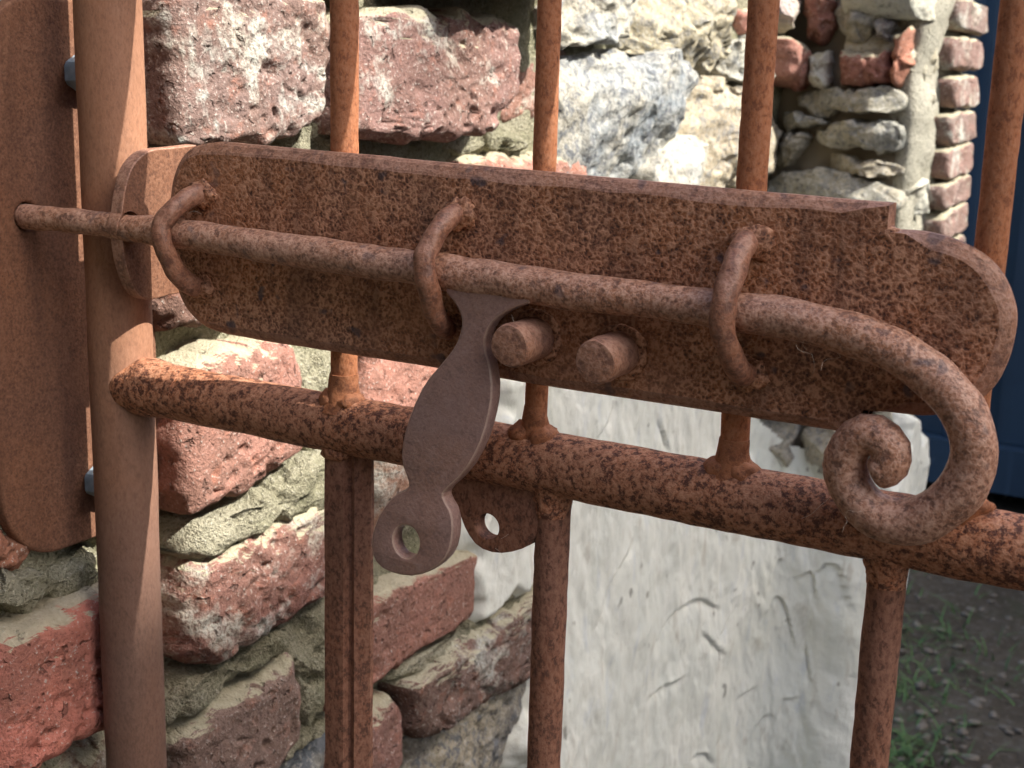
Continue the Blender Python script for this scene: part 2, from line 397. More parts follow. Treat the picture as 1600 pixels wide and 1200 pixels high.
def mat_plain(name, col, rough=.9):
    t = NT(name); n = t.noise(6, 4, .6)
    return t.done(t.mix(n, col, tuple(c*1.25 for c in col)), rough)
M_bolt = mat_bolt(); M_brick = mat_brick(); M_stone = mat_stone(); M_mortar = mat_mortar(); M_pale_mortar = mat_mortar('pale_lime_mortar', (.44, .42, .34), (.52, .50, .42), .1); M_render = mat_render()
M_joint = mat_plain('old_joint_mortar', (.17, .145, .105), .95); M_ground = mat_ground(); M_blue = mat_blue(); M_house = mat_plain('house_render', (.42, .38, .32))
M_dark = mat_plain('dark_steel', (.02, .02, .022)); M_roof = mat_plain('slate', (.06, .06, .07))
M_added_path = mat_plain('added_paving', (.10, .095, .085))
M_board = mat_plain('weathered_board', (.07, .055, .04))
M_bark = mat_plain('bark', (.12, .09, .065)); M_leaf = mat_plain('leaf', (.05, .09, .03), .6); M_pale = mat_plain('window_frame', (.6, .6, .58))
M_pane = mat_plain('window_pane', (.03, .035, .04), .15); M_pebble = mat_plain('pebble', (.135, .115, .09))
def mat_grass():
    t = NT('grass_blade'); n = t.noise(9, 3, .6)
    return t.done(t.ramp(n, [(.35, (.045, .10, .03)), (.6, (.09, .17, .05)), (.75, (.17, .18, .08))]), .6)
M_grass = mat_grass()

# ------------------------------------------------------------------ ground
XW = -0.4308                                             # face of the wall (it runs along Y)
YP = 0.845                                               # near face of the pier
XP = float(PY(1420, 130, YP)[0])                         # outer face of the pier
YE = float(PX(1510, 100, XP)[1])                         # far end of the pier
V, Fc = [], []
gx = [-60, -20, -8, -3] + [-1.2+0.03*i for i in range(76)] + [1.5, 3, 8, 20, 60]
gy = [-60, -20, -6, -2] + [0.0+0.35*i for i in range(4)] + [1.3+0.03*i for i in range(90)] + [5, 8, 20, 60, 150]
for y in gy:
    for x in gx:
        V.append((x, y, 0.02*fbm((x, y, 0), 2.2, 1) + 0.008*nz((x, y, 0), 17, 2) if abs(x) < 2 and 0 < y < 4.5 else 0.0))
nx = len(gx)
for j in range(len(gy)-1):
    for i in range(nx-1): Fc.append((j*nx+i, j*nx+i+1, (j+1)*nx+i+1, (j+1)*nx+i))
g = mesh_obj('ground', V, Fc, M_ground); g['kind'] = 'structure'

V, Fc = [], []
for i in range(9):
    for j in range(13):
        V.append((-3.2+i*.8, -7.0+j*.55, .006+.002*nz((i, j, 0), 3.1, 5)))
for i in range(8):
    for j in range(12): Fc.append((i*13+j, i*13+j+1, (i+1)*13+j+1, (i+1)*13+j))
pth = mesh_obj('path', V, Fc, M_added_path); pth['kind'] = 'structure'  # unseen paved sheet added for its ground bounce, kept dark

# ------------------------------------------------------------------ added, unseen house that shades the lower part (right, outside the frame)
SLOPE = math.tan(SUN_EL)/math.cos(SUN_AZ)
HX = 2.5
HZ = 0.9063 - 0.018 + (HX+0.3785)*SLOPE                          # eaves height of the low wing
def box(x0, x1, y0, y1, z0, z1):
    V = [(x, y, z) for z in (z0, z1) for y in (y0, y1) for x in (x0, x1)]
    return V, [(0, 2, 3, 1), (4, 5, 7, 6), (0, 1, 5, 4), (2, 6, 7, 3), (0, 4, 6, 2), (1, 3, 7, 5)]
blocker_house = thing('blocker_house', 'unseen rendered outbuilding added to shade the lower wall, its roof edge stepped', 'blocker_house', (HX+2, 2, 0))
mesh_obj('wall', *box(HX, HX+3.9, -.4, 9.0, 0, HZ-.08), M_house, blocker_house, False)
prof_ = [(-.45, 0), (.60, 0), (.80, .078), (1.22, .078), (1.32, -.04), (9.05, -.04)]  # roof edge stepped to place the shade line on wall and pier
V = [(x_, y_, HZ+d_) for x_ in (HX, HX+4.0) for y_, d_ in prof_] + [(x_, y_, HZ-.079) for x_ in (HX, HX+4.0) for y_, d_ in prof_]
n_ = len(prof_); Fc = []
for k in range(n_-1):
    Fc += [(k, k+1, n_+k+1, n_+k), (2*n_+k, 3*n_+k, 3*n_+k+1, 2*n_+k+1), (k, 2*n_+k, 2*n_+k+1, k+1), (n_+k, n_+k+1, 3*n_+k+1, 3*n_+k)]
Fc += [(0, n_, 3*n_, 2*n_), (n_-1, 3*n_-1, 4*n_-1, 2*n_-1)]
mesh_obj('roof', V, Fc, M_roof, blocker_house, False)
for y in (1.5, 3.5):
    wd = mesh_obj('window', *box(HX-.02, HX+.01, y, y+.9, 1.2, 2.3), M_pale, blocker_house, False)
    mesh_obj('pane', *box(HX-.026, HX-.021, y+.06, y+.84, 1.26, 2.24), M_pane, wd, False)
# added, unseen leaning tree in front of it; its trunk shades the strike plate
TX, TR, TS = 2.2, .19, .133
ty = lambda Z: -.028 + (Z-(TX+.4248)*SLOPE-.95)*TS + (TX+.4248)*math.tan(SUN_AZ) - TR*math.sqrt(1+TS*TS)
blocker_tree = thing('blocker_tree', 'added, unseen leaning tree in front of the low outbuilding', 'blocker_tree', (TX, ty(0), 0))
tube('trunk', straight((TX, ty(-.1), -.1), (TX, ty(5.2), 5.2), .1), TR, M_bark, blocker_tree, 28, .0, 6, 3)
ends = []
for k in range(7):
    a = k*.9; z0 = 4.9+.12*k; b0 = np.array((TX, ty(5.0), z0)); e_ = b0+np.array((1.2*math.cos(a), 1.2*math.sin(a), 1.0+.1*k)); ends.append(e_)
    tube('limb', straight(b0-np.array((0, 0, .3)), e_, .1), [.08*(1-.06*i_) if i_ < 15 else .01 for i_ in range(len(straight(b0-np.array((0, 0, .3)), e_, .1)))], M_bark, blocker_tree, 12)
V, Fc = [], []
for k in range(2600):
    c_ = ends[k % 7]; d_ = [rng.gauss(0, .5) for _ in range(3)]; p_ = c_+np.array(d_)*np.array((1, 1, .7)); 
    if p_[2] < 5.0: p_[2] = 10.0-p_[2]
    u_ = np.array([rng.gauss(0, 1) for _ in range(3)]); u_ /= np.linalg.norm(u_); v_ = np.cross(u_, [rng.gauss(0, 1) for _ in range(3)]); v_ /= np.linalg.norm(v_)
    n0 = len(V); V += [p_-u_*.06, p_+v_*.03, p_+u_*.06, p_-v_*.03]; Fc.append((n0, n0+1, n0+2, n0+3))
mesh_obj('crown', V, Fc, M_leaf, blocker_tree, False)
fence = thing('sky_blocker_fence', 'unseen timber board fence added behind the camera to cut front sky light', 'fence', (0, -1.5, 0))  # out of view, added to block low sky light from the front
for i in range(24):
    x0 = -2.4+i*.2
    mesh_obj('board', *box(x0, x0+.19, -1.52+.004*(i % 2), -1.50+.004*(i % 2), 0.02, 2.9+.02*rng.random()), M_board, fence, False)
for x0 in (-2.4, -.8, .8, 2.2): mesh_obj('post', *box(x0, x0+.1, -1.63, -1.53, 0, 2.95), M_board, fence, False)

# ------------------------------------------------------------------ blue container behind the wall end
p0, p1 = PZ(1450, 772, .02), PZ(1600, 793, .02)
BY = float((p0[1]+p1[1])/2)
cont = thing('shipping_container', 'dark blue painted steel container behind the far end of the stone wall', 'container', (0.2, BY, 0))
V, Fc = [], []; xs_ = []
x = -2.2
while x < 2.2:
    xs_ += [(x, 0), (x+.07, 0), (x+.105, .035), (x+.175, .035)]; x += .21
xs_.append((x, 0))
for z in (.17, 2.45):
    for (a, d) in xs_: V.append((a, BY+.02+d, z))
n = len(xs_)
for i in range(n-1): Fc.append((i, i+1, n+i+1, n+i))
mesh_obj('corrugated_panel', V, Fc, M_blue, cont, False)
mesh_obj('bottom_rail', *box(-2.25, 2.3, BY, BY+.1, .05, .168), M_blue, cont, False)
mesh_obj('top_rail', *box(-2.25, 2.3, BY, BY+.1, 2.452, 2.57), M_blue, cont, False)
mesh_obj('body', *box(-2.24, 2.29, BY+.11, BY+2.4, .06, 2.56), M_blue, cont, False)
for xx in (-2.2, 2.1):
    mesh_obj('foot', *box(xx, xx+.14, BY+.02, BY+.16, -.02, .05), M_dark, cont, False)

# ------------------------------------------------------------------ the wall: mortar core, bricks, stones, render
wall = thing('garden_wall', 'old wall of red brick and granite fieldstone with lime mortar and white render', 'wall', (XW-.1, .5, 0))
# core block
mesh_obj('core', *box(XW-.34, XW-.045, -.30, YE-.02, -.02, 1.7), M_mortar, wall, False)
RED, PINK, PLUM, GREY = (.33, .115, .075), (.36, .19, .155), (.25, .135, .125), (.26, .215, .195)
pieces = []
def pt(plane, x, y):
    """pixel -> (a, b) on a wall plane: 'W' wall face, 'N' near face of pier, 'P' outer face of pier"""
    if plane == 'W': p = PX(x, y, XW); return np.array((p[1], p[2]))
    if plane == 'N': p = PY(x, y, YP); return np.array((p[0], p[2]))
    p = PX(x, y, XP); return np.array((p[1], p[2]))
def to3(plane, a, b, h):
    if plane == 'W': return (XW+h, a, b)
    if plane == 'N': return (a, YP-h, b)
    return (XP+h, a, b)
footprints = {'W': [], 'N': [], 'P': []}
pier = None
def piece(kind, plane, poly, col, lich=.3, proud=.012, rnd=.012, rough=.003, seed=None, ab=False, tilt=0.0, ns=116, nr=32, smooth=1, parent=None):
    P = [np.array(p, float) if ab else pt(plane, *p) for p in poly]
    if seed is None: seed = len(pieces)*1.37+.5
    if kind == 'brick':
        Q = []
        for i in range(len(P)):
            p_, a_, b_ = P[i], P[i-1], P[(i+1) % len(P)]
            Q += [p_+(a_-p_)*.09, p_+(a_-p_)*.025+(b_-p_)*.025, p_+(b_-p_)*.09]
    else:
        Q = smooth_poly(P, smooth) if smooth else P
    footprints[plane].append(np.array(P))
    c = sum(Q)/len(Q)
    size = max(np.ptp(np.array(Q), axis=0))
    # boundary as a star-shaped radius function
    A = np.array(Q)
    V = []; th0 = math.atan2(*(A[0]-c)[::-1])
    B = []
    for k in range(ns):
        d = np.array((math.cos(th0+2*math.pi*k/ns), math.sin(th0+2*math.pi*k/ns))); best = 0
        for i in range(len(A)):
            p, q = A[i]-c, A[(i+1) % len(A)]-c; e = q-p
            den = d[0]*e[1]-d[1]*e[0]
            if abs(den) < 1e-12: continue
            t = (p[0]*e[1]-p[1]*e[0])/den; u = (p[0]*d[1]-p[1]*d[0])/den
            if t > best and -1e-6 <= u <= 1+1e-6: best = t
        B.append((d, best))
    depth = .06
    fr = random.Random(int(seed*1000)+3); half = size/2
    planes = []
    if kind == 'stone':
        for _ in range(6):
            a_ = fr.uniform(0, 6.283); planes.append((math.cos(a_), math.sin(a_), fr.uniform(.25, .9)*proud/half*1.6, fr.uniform(-.02, .35)*proud))
    rows = [0.0]+[((i+1)/nr)**.75 for i in range(nr)]
    for i, rho in enumerate(rows):
        for k, (d, bst) in enumerate(B):
            q = c + d*bst*rho
            e = bst*(1-rho)
            w3 = (q[0], q[1], seed)
            edge = 1-min(1.0, e/rnd)
            h = proud - rnd*(1-math.sqrt(max(0.0, 1-edge*edge)))
            amp = rough*(1+.8*edge)
            for (ca, sa, sl, of) in planes:
                hp_ = proud - of - sl*max(0.0, (q[0]-c[0])*ca+(q[1]-c[1])*sa)
                if hp_ < h: h = hp_
            h += amp*(fbm(w3, 45, seed, 5)*(.34 if kind == 'brick' else .75))
            low = 1+1.6*max(0.0, min(1.0, (c[1]-q[1])/(.5*size)+.1))
            pitn = nz(w3, 95, seed+5)
            if pitn > .24: h -= rough*1.5*(pitn-.24)*low
            if kind == 'brick':
                pn2 = nz(w3, 210, seed+8)
                if pn2 > .24: h -= rough*1.3*(pn2-.24)*low
            h += tilt*(q[1]-c[1]) + .5*rough*nz(w3, 9, seed+1)
            off = rough*edge*np.array((nz(w3, 45, seed+11)+.9*nz(w3, 160, seed+12), nz(w3, 45, seed+17)+.9*nz(w3, 160, seed+18)))
            q2 = q+off
            V.append(to3(plane, q2[0], q2[1], h))
            if i == 0: break
    # skirt going back into the mortar
    for k, (d, bst) in enumerate(B):
        q = c+d*bst*.985; V.append(to3(plane, q[0], q[1], -depth))
    Fc = []
    for k in range(ns): Fc.append((0, 1+k, 1+(k+1) % ns))
    nrow = len(rows)
    for i in range(nrow-1):
        b0 = 1+i*ns; b1 = b0+ns
        for k in range(ns):
            k2 = (k+1) % ns; Fc.append((b0+k, b1+k, b1+k2, b0+k2))
    o = mesh_obj(kind, V, Fc, {'brick': M_brick, 'stone': M_stone, 'mortar': M_mortar}[kind], parent or (pier if plane != 'W' else wall), True)
    g_ = sum(col)/3; o.color = (*[(.96*c_+.04*g_)*m_ for c_, m_ in zip(col, (.98, .90, .84) if kind == 'brick' else (.82, .82, .82))], lich); pieces.append(o)
    return o

# --- bricks seen in the left part of the wall
piece('brick', 'W', [(205, -30), (445, -8), (456, 70), (452, 185), (400, 215), (205, 226)], (.21, .155, .145), .385, .026, .007, .0040)
piece('brick', 'W', [(458, 12), (700, 24), (738, 45), (738, 140), (700, 205), (560, 214), (462, 205)], (.24, .155, .145), .37, .034, .008, .0045)
piece('brick', 'W', [(590, -150), (850, -150), (850, -14), (700, -8), (590, -4)], PLUM, .2, .056, .008, .004)
piece('brick', 'W', [(300, -170), (575, -160), (575, -22), (460, -14)], PINK, .3, .030, .008, .004)
piece('brick', 'W', [(786, 66), (905, 70), (905, 195), (782, 200)], (.30, .17, .14), .36, -.004, .014, .003)
piece('brick', 'W', [(690, 246), (905, 236), (905, 380), (690, 410)], PINK, .28, .010, .012, .004)
piece('brick', 'W', [(445, 270), (668, 258), (668, 430), (445, 455)], PLUM, .2, .010, .012, .004)
piece('brick', 'W', [(200, 272), (430, 262), (430, 465), (330, 492), (215, 520)], (.16, .10, .085), .1, .016, .012, .0045)
piece('brick', 'W', [(225, 572), (300, 540), (395, 520), (422, 560), (434, 688), (340, 752), (235, 800)], (.33, .18, .15), .2, .024, .010, .0036)
piece('brick', 'W', [(545, 520), (760, 455), (760, 590), (640, 640), (545, 665)], PINK, .26, .012, .012, .004)
piece('brick', 'W', [(448, 556), (522, 538), (522, 610), (450, 640)], (.38, .2, .16), .42, .004, .012, .004)
piece('brick', 'W', [(238, 880), (330, 828), (525, 735), (525, 880), (400, 965), (290, 1030), (250, 1020)], (.28, .15, .13), .38, .022, .012, .0048)
piece('brick', 'W', [(585, 690), (760, 612), (740, 760), (585, 850)], (.40, .26, .19), .42, .006, .014, .004)
piece('brick', 'W', [(-60, 985), (163, 888), (176, 1000), (172, 1098), (-60, 1222)], (.50, .195, .155), .22, .022, .010, .0026)
piece('brick', 'W', [(-70, 800), (58, 838), (40, 890), (-70, 930)], (.36, .17, .11), .25, .006, .012, .004)
piece('brick', 'W', [(240, 1140), (330, 1068), (425, 1008), (442, 1060), (442, 1140), (395, 1215), (240, 1330)], (.27, .205, .185), .28, .018, .012, .0032)
piece('brick', 'W', [(486, 960), (560, 925), (728, 850), (720, 955), (600, 1040), (487, 1112)], (.36, .19, .155), .24, .012, .008, .0022)
piece('brick', 'W', [(600, 1060), (700, 985), (838, 895), (838, 1005), (770, 1065), (640, 1142), (612, 1130)], (.19, .135, .12), .36, .022, .014, .0065)
piece('brick', 'W', [(500, 1160), (590, 1075), (608, 1100), (610, 1180), (585, 1240), (500, 1300)], (.33, .19, .17), .25, .014, .012, .003)
piece('stone', 'W', [(625, 1165), (720, 1085), (830, 1025), (830, 1180), (740, 1260), (625, 1300)], (.24, .22, .19), .85, .018, .016, .006)
piece('stone', 'W', [(425, 1215), (500, 1125), (522, 1120), (522, 1260), (430, 1300)], (.12, .14, .16), .9, .012, .014, .004)
piece('brick', 'W', [(40, 1240), (165, 1140), (215, 1130), (215, 1290), (60, 1330)], (.26, .20, .15), .45, .006, .016, .005)
for pl_, pr_ in [([(404, 990), (440, 945), (494, 932), (490, 1105), (452, 1138), (440, 1060)], .012), ([(426, 570), (455, 545), (524, 540), (524, 725), (440, 705)], .010),
                 ([(742, 50), (788, 52), (785, 215), (748, 238)], .004), ([(440, 165), (470, 200), (524, 205), (524, 250), (430, 250)], .014), ([(690, 210), (770, 200), (850, 232), (690, 250)], .004),
                 ([(240, 815), (330, 775), (430, 708), (528, 700), (528, 742), (330, 835), (238, 872)], .022), ([(585, 1045), (720, 962), (838, 890), (838, 905), (720, 990), (600, 1066)], .012),
                 ([(-40, 900), (60, 880), (168, 850), (168, 892), (-40, 975)], .010), ([(444, 1150), (500, 1110), (500, 1135), (425, 1200)], .008), ([(245, 1050), (330, 1020), (405, 968), (420, 1000), (330, 1062), (240, 1130)], .016)]:
    piece('mortar', 'W', pl_, (.4, .4, .3), .3, pr_, .010, .0065, ns=96, nr=26)
# --- granite fieldstones above the plate
piece('stone', 'W', [(846, -60), (955, -60), (966, 20), (945, 58), (905, 72), (846, 82)], (.33, .35, .34), .7, .030, .016, .006)
piece('stone', 'W', [(972, -80), (1150, -80), (1160, 30), (1130, 85), (1060, 104), (990, 80), (950, 60)], (.36, .32, .22), .6, .040, .022, .008)
piece('stone', 'W', [(1118, 72), (1165, 54), (1182, 70), (1180, 118), (1140, 126), (1112, 108)], (.36, .38, .36), .7, .030, .016, .005)
piece('stone', 'W', [(850, 110), (925, 78), (970, 96), (1010, 76), (1040, 100), (1030, 160), (1026, 215), (970, 292), (850, 300)], (.27, .305, .33), .9, .036, .018, .005)
piece('stone', 'W', [(1046, 108), (1085, 118), (1160, 140), (1212, 190), (1212, 262), (1120, 300), (1060, 290), (1036, 220)], (.36, .30, .21), .6, .026, .022, .007)
piece('stone', 'W', [(1190, -40), (1226, -30), (1240, 20), (1228, 62), (1205, 50)], (.46, .37, .34), .3, .028, .014, .004)
piece('brick', 'W', [(1196, 60), (1222, 66), (1240, 110), (1228, 144), (1198, 120)], (.46, .24, .20), .3, .028, .014, .004)
piece('brick', 'W', [(1150, 20), (1186, 10), (1186, 48), (1155, 56)], (.38, .2, .17), .2, .008, .012, .004)
piece('stone', 'W', [(985, 262), (1030, 212), (1085, 216), (1098, 262), (1090, 310), (985, 310)], (.40, .40, .37), .3, .034, .016, .004)
piece('stone', 'W', [(975, 318), (1205, 300), (1205, 380), (975, 430)], (.44, .42, .36), .5, .016, .02, .006)

def taper(y, z):
    t = float(np.interp(z, [.30, .486, .583, .716, .934, 1.2], [.02, .02, .28, .68, .92, 1.0]))
    return YP+(y-YP)*t if y > YP else y
# --- pier at the far end (its own part; stones are its pieces)
V, Fc = [], []; lv = [-.02, .30, .486, .583, .716, .934, 1.2, 1.7]
for zz in lv: V += [(XW-.1, YP+.035, zz), (XP-.035, YP+.035, zz), (XP-.035, max(YP+.036, taper(YE, zz)-.03), zz), (XW-.1, YE-.03, zz)]
for k in range(len(lv)-1):
    for m in range(4): Fc.append((4*k+m, 4*k+(m+1) % 4, 4*k+4+(m+1) % 4, 4*k+4+m))
Fc += [(0, 3, 2, 1), tuple(4*(len(lv)-1)+m for m in range(4))]
pier = mesh_obj('pier', V, Fc, M_mortar, wall, False)
N = [('brick', [(1256, -20), (1300, -22), (1304, 40), (1292, 70), (1262, 66)], (.30, .14, .11), .25),
     ('stone', [(1306, -20), (1372, -24), (1374, 50), (1330, 66), (1308, 52)], (.40, .37, .29), .4),
     ('stone', [(1376, 20), (1396, 18), (1398, 68), (1376, 70)], (.26, .22, .20), .7),
     ('brick', [(1310, 78), (1390, 80), (1396, 100), (1392, 134), (1314, 134)], (.36, .17, .14), .25),
     ('brick', [(1266, 84), (1294, 82), (1296, 130), (1278, 136), (1264, 126)], (.52, .44, .38), .6),
     ('brick', [(1236, 84), (1260, 84), (1260, 138), (1238, 140)], (.33, .14, .11), .15),
     ('brick', [(1398, 60), (1420, 40), (1424, 100), (1404, 132), (1394, 126)], (.52, .25, .18), .2),
     ('stone', [(1242, 144), (1320, 138), (1412, 138), (1418, 160), (1410, 178), (1330, 178), (1250, 176)], (.40, .38, .30), .45),
     ('stone', [(1216, 180), (1260, 180), (1304, 188), (1270, 199), (1222, 198)], (.36, .34, .27), .4),
     ('stone', [(1272, 212), (1320, 184), (1400, 190), (1418, 205), (1412, 240), (1340, 234), (1290, 232)], (.38, .38, .33), .6),
     ('stone', [(1205, 206), (1258, 203), (1268, 212), (1240, 258), (1208, 262)], (.36, .33, .26), .35),
     ('stone', [(1276, 240), (1330, 242), (1400, 256), (1412, 276), (1380, 282), (1300, 268)], (.42, .37, .28), .4),
     ('stone', [(1200, 268), (1280, 262), (1400, 290), (1416, 330), (1330, 345), (1200, 335)], (.36, .36, .31), .55),
     ('stone', [(1195, 350), (1290, 350), (1410, 348), (1405, 420), (1290, 430), (1195, 420)], (.36, .34, .28), .5),
     ('brick', [(1190, 440), (1300, 445), (1300, 520), (1190, 510)], PINK, .3),
     ('stone', [(1310, 440), (1398, 440), (1390, 530), (1310, 525)], (.40, .38, .31), .5),
     ('stone', [(1170, 530), (1280, 540), (1280, 640), (1160, 630)], (.42, .40, .36), .5),
     ('brick', [(1290, 545), (1385, 550), (1375, 640), (1290, 640)], PINK, .45),
     ('stone', [(1165, 650), (1240, 655), (1240, 740), (1160, 735)], (.46, .43, .40), .55),
     ('stone', [(1250, 660), (1350, 665), (1345, 755), (1250, 745)], (.46, .42, .37), .6)]
for kind, poly, col, li in N:
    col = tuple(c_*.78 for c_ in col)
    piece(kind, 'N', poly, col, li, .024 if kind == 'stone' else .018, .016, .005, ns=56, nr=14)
# outer face of the pier: a column of brick ends and cream mortar stones along the corner
for i, (y0, y1) in enumerate([(-50, -8), (2, 50), (58, 108), (118, 168), (174, 222), (226, 274), (280, 318), (324, 368), (376, 420), (430, 480)]):
    sl = (0.5*(y0+y1)-135)*.12
    lean = -(0.5*(y0+y1))*.085
    xl = 1466+lean+rng.uniform(-6, 6); xr = 1513+lean+rng.uniform(-3, 3)
    piece('brick', 'P', [(xl, y0+sl*.5), (xr, y0-sl*.5), (xr, y1-sl*.5), (xl, y1+sl*.5)], (.23+.05*rng.random(), .185, .175), .38, .020, .005, .003, ns=48, nr=12, smooth=0)
for poly, col in [([(1424, 60), (1448, 40), (1462, 58), (1458, 110), (1428, 128)], (.50, .47, .36)),
                  ([(1422, -40), (1470, -40), (1474, 20), (1450, 36), (1424, 30)], (.50, .50, .42)),
                  ([(1420, 145), (1440, 138), (1446, 190), (1424, 205)], (.52, .48, .38)),
                  ([(1418, 214), (1440, 208), (1444, 262), (1420, 272)], (.48, .45, .36)),
                  ([(1414, 285), (1440, 278), (1440, 330), (1414, 345)], (.55, .54, .46))]:
    piece('stone', 'P', poly, col, .3, .018, .014, .005, ns=44, nr=12)

rng = random.Random(21)
# --- more bricks where the photograph's view is blocked or the wall runs on
def clear(plane, r):
    for fp in footprints[plane]:
        lo, hi = fp.min(0), fp.max(0)
        if r[0] < hi[0]-.006 and r[2] > lo[0]+.006 and r[1] < hi[1]-.008 and r[3] > lo[1]+.008: return False
    return True
z = 0.02; row = 0
while z < 1.62:
    y = -.29 - (row % 2)*.07; hgt = .062
    while y < YP-.05:
        ln = rng.choice((.1, .2, .2, .18)); r = (y, z, min(y+ln, YP-.01), z+hgt)
        zone_render = (.42 < r[2] and z < .86)
        if r[2]-r[0] > .05 and not zone_render and clear('W', r):
            a0, b0, a1, b1 = r
            j = lambda: rng.uniform(-.003, .003)
            piece('brick', 'W', [(a0+j(), b1+j()), ((a0+a1)/2, b1+j()), (a1+j(), b1+j()), (a1+j(), b0+j()), ((a0+a1)/2, b0+j()), (a0+j(), b0+j())],
                  rng.choice((RED, PINK, PLUM, (.30, .17, .15))), rng.uniform(.1, .4), (rng.uniform(.008, .02) if a0 > .056 else -.012), .010, .0035, ab=True, ns=36, nr=9)
        y += ln+.012
    z += hgt+.013; row += 1
print('wall pieces', len(pieces))

# --- mortar face (lumpy joints)
ys = np.arange(-.30, YP+.04, .0042); zs = np.arange(0.0, 1.32, .0046)
V = []
for zz in zs:
    for yy in ys:
        p = (0, yy, zz)
        h = -.005 + .008*fbm(p, 15, 4, 3) + .0035*fbm(p, 60, 9, 3)
        V.append((XW+h, yy, zz))
ny = len(ys); Fc = [(j*ny+i, j*ny+i+1, (j+1)*ny+i+1, (j+1)*ny+i) for j in range(len(zs)-1) for i in range(ny-1)]
mesh_obj('mortar', V, Fc, M_mortar, wall, True)
# pier mortar: recessed on the near face, wrapping round the corner
V = []; xs2 = np.arange(XW-.02, XP-.004, .006); zs = np.arange(0.0, 1.62, .007)
for zz in zs:
    for xx in xs2:
        q = (xx, 0, zz); V.append((xx, YP+.012-.008*fbm(q, 17, 44, 3)-.003*fbm(q, 60, 49, 3), zz))
ny = len(xs2); Fc = [(j*ny+i, j*ny+i+1, (j+1)*ny+i+1, (j+1)*ny+i) for j in range(len(zs)-1) for i in range(ny-1)]
mesh_obj('joint_mortar', V, Fc, M_joint, pier, True)
path = [(XP-.02, YP+.016)] + [(XP-.016+.012*math.sin(a), YP+.016+.012*(1-math.cos(a))) for a in np.linspace(.1, math.pi/2, 6)] + \
       [(XP-.004, YP+.03+t*(YE-YP-.03)) for t in np.linspace(0.03, 1, 60)] + [(XP-.03, YE+.003), (XP-.16, YE+.003)]
path = np.array(path)
tan = np.gradient(path, axis=0); tan /= np.linalg.norm(tan, axis=1)[:, None]; nrm2 = np.stack((tan[:, 1], -tan[:, 0]), 1)
V = []
for zz in zs:
    for p, nn in zip(path, nrm2):
        q = (p[0], p[1], zz); h = .009*fbm(q, 15, 14, 3)+.003*fbm(q, 60, 19, 3)
        # thick vertical smear of mortar where brick column and stones meet
        if p[0] > XP-.01:
            yc = pt('P', 1450-.085*200, 200)[0]
            h += .026*math.exp(-((p[1]-yc-.012*nz((0, 0, zz), 9, 3))/.045)**2)*(.55+.6*nz((0, 0, zz), 14, 5))
        V.append((p[0]+nn[0]*h, taper(p[1]+nn[1]*h, zz), zz))
ny = len(path); Fc = [(j*ny+i, j*ny+i+1, (j+1)*ny+i+1, (j+1)*ny+i) for j in range(len(zs)-1) for i in range(ny-1)]
mesh_obj('mortar', V, Fc, M_pale_mortar, pier, True)

# --- white lime render trowelled over the lower wall and pier
plan = catmull([(XW+.0, .16, 0), (XW+.004, .5, 0), (XW+.006, .72, 0), (XW+.028, .80, 0), (XP-.05, YP-.018, 0), (XP-.012, YP-.010, 0),
                (XP+.006, YP+.03, 0), (XP+.008, YP+.15, 0), (XP+.006, YE-.04, 0), (XP-.03, YE+.008, 0), (XP-.10, YE+.012, 0)], .0018)
plan = np.array(plan)[:, :2]
seg = np.r_[0, np.cumsum(np.linalg.norm(np.diff(plan, axis=0), axis=1))]
tan = np.gradient(plan, axis=0); tan /= np.linalg.norm(tan, axis=1)[:, None]; nr2 = np.stack((tan[:, 1], -tan[:, 0]), 1)
zs = np.r_[np.arange(-.02, .44, .008), np.arange(.44, .90, .0017), np.arange(.90, 1.06, .005)]
def s_of_px(x, y):
    v = ray(x, y); f = (plan[:, 0]-CAM[0])*v[1]-(plan[:, 1]-CAM[1])*v[0]
    i = int(np.nonzero(np.sign(f[:-1]) != np.sign(f[1:]))[0][0]); t = f[i]/(f[i]-f[i+1])
    p = plan[i]+(plan[i+1]-plan[i])*t; k = (p[1]-CAM[1])/v[1]
    return float(seg[i]+(seg[i+1]-seg[i])*t), float(CAM[2]+v[2]*k)
# edge of the render: left limit, and top limit along s
left_px = [(860, 420), (765, 600), (722, 820), (716, 985), (829, 908), (826, 1010), (815, 1110), (800, 1300)]
poly = [s_of_px(*p) for p in left_px] + [(seg[-1]+.1, -.1)]
iP = int(np.argmin((plan[:, 0]-(XP-.05))**2+(plan[:, 1]-(YP-.018))**2))
sP = seg[iP]
zt = PY(1250, 800, YP)[2]
poly += [(seg[-1]+.1, zt-.03), (sP+.25, zt+.04), (sP+.12, zt+.10), (sP+.03, zt+.0), (sP-.05, zt+.02), (sP-.15, zt+.14), s_of_px(1100, 460)]
poly = np.array([(float(a), float(b)) for a, b in poly])
SS, ZZ = np.meshgrid(seg, zs)
def signed(S, Z, P):
    inside = np.zeros(S.shape, bool); dmin = np.full(S.shape, 1e9)
    for i in range(len(P)):
        (x1, y1), (x2, y2) = P[i], P[(i+1) % len(P)]
        cond = ((y1 > Z) != (y2 > Z)) & (S < (x2-x1)*(Z-y1)/((y2-y1) if y2 != y1 else 1e-9)+x1)
        inside ^= cond
        ex, ey = x2-x1, y2-y1; L = ex*ex+ey*ey+1e-12
        t = np.clip(((S-x1)*ex+(Z-y1)*ey)/L, 0, 1)
        dmin = np.minimum(dmin, np.hypot(S-x1-t*ex, Z-y1-t*ey))
    return np.where(inside, dmin, -dmin)
SD = signed(SS, ZZ, poly)
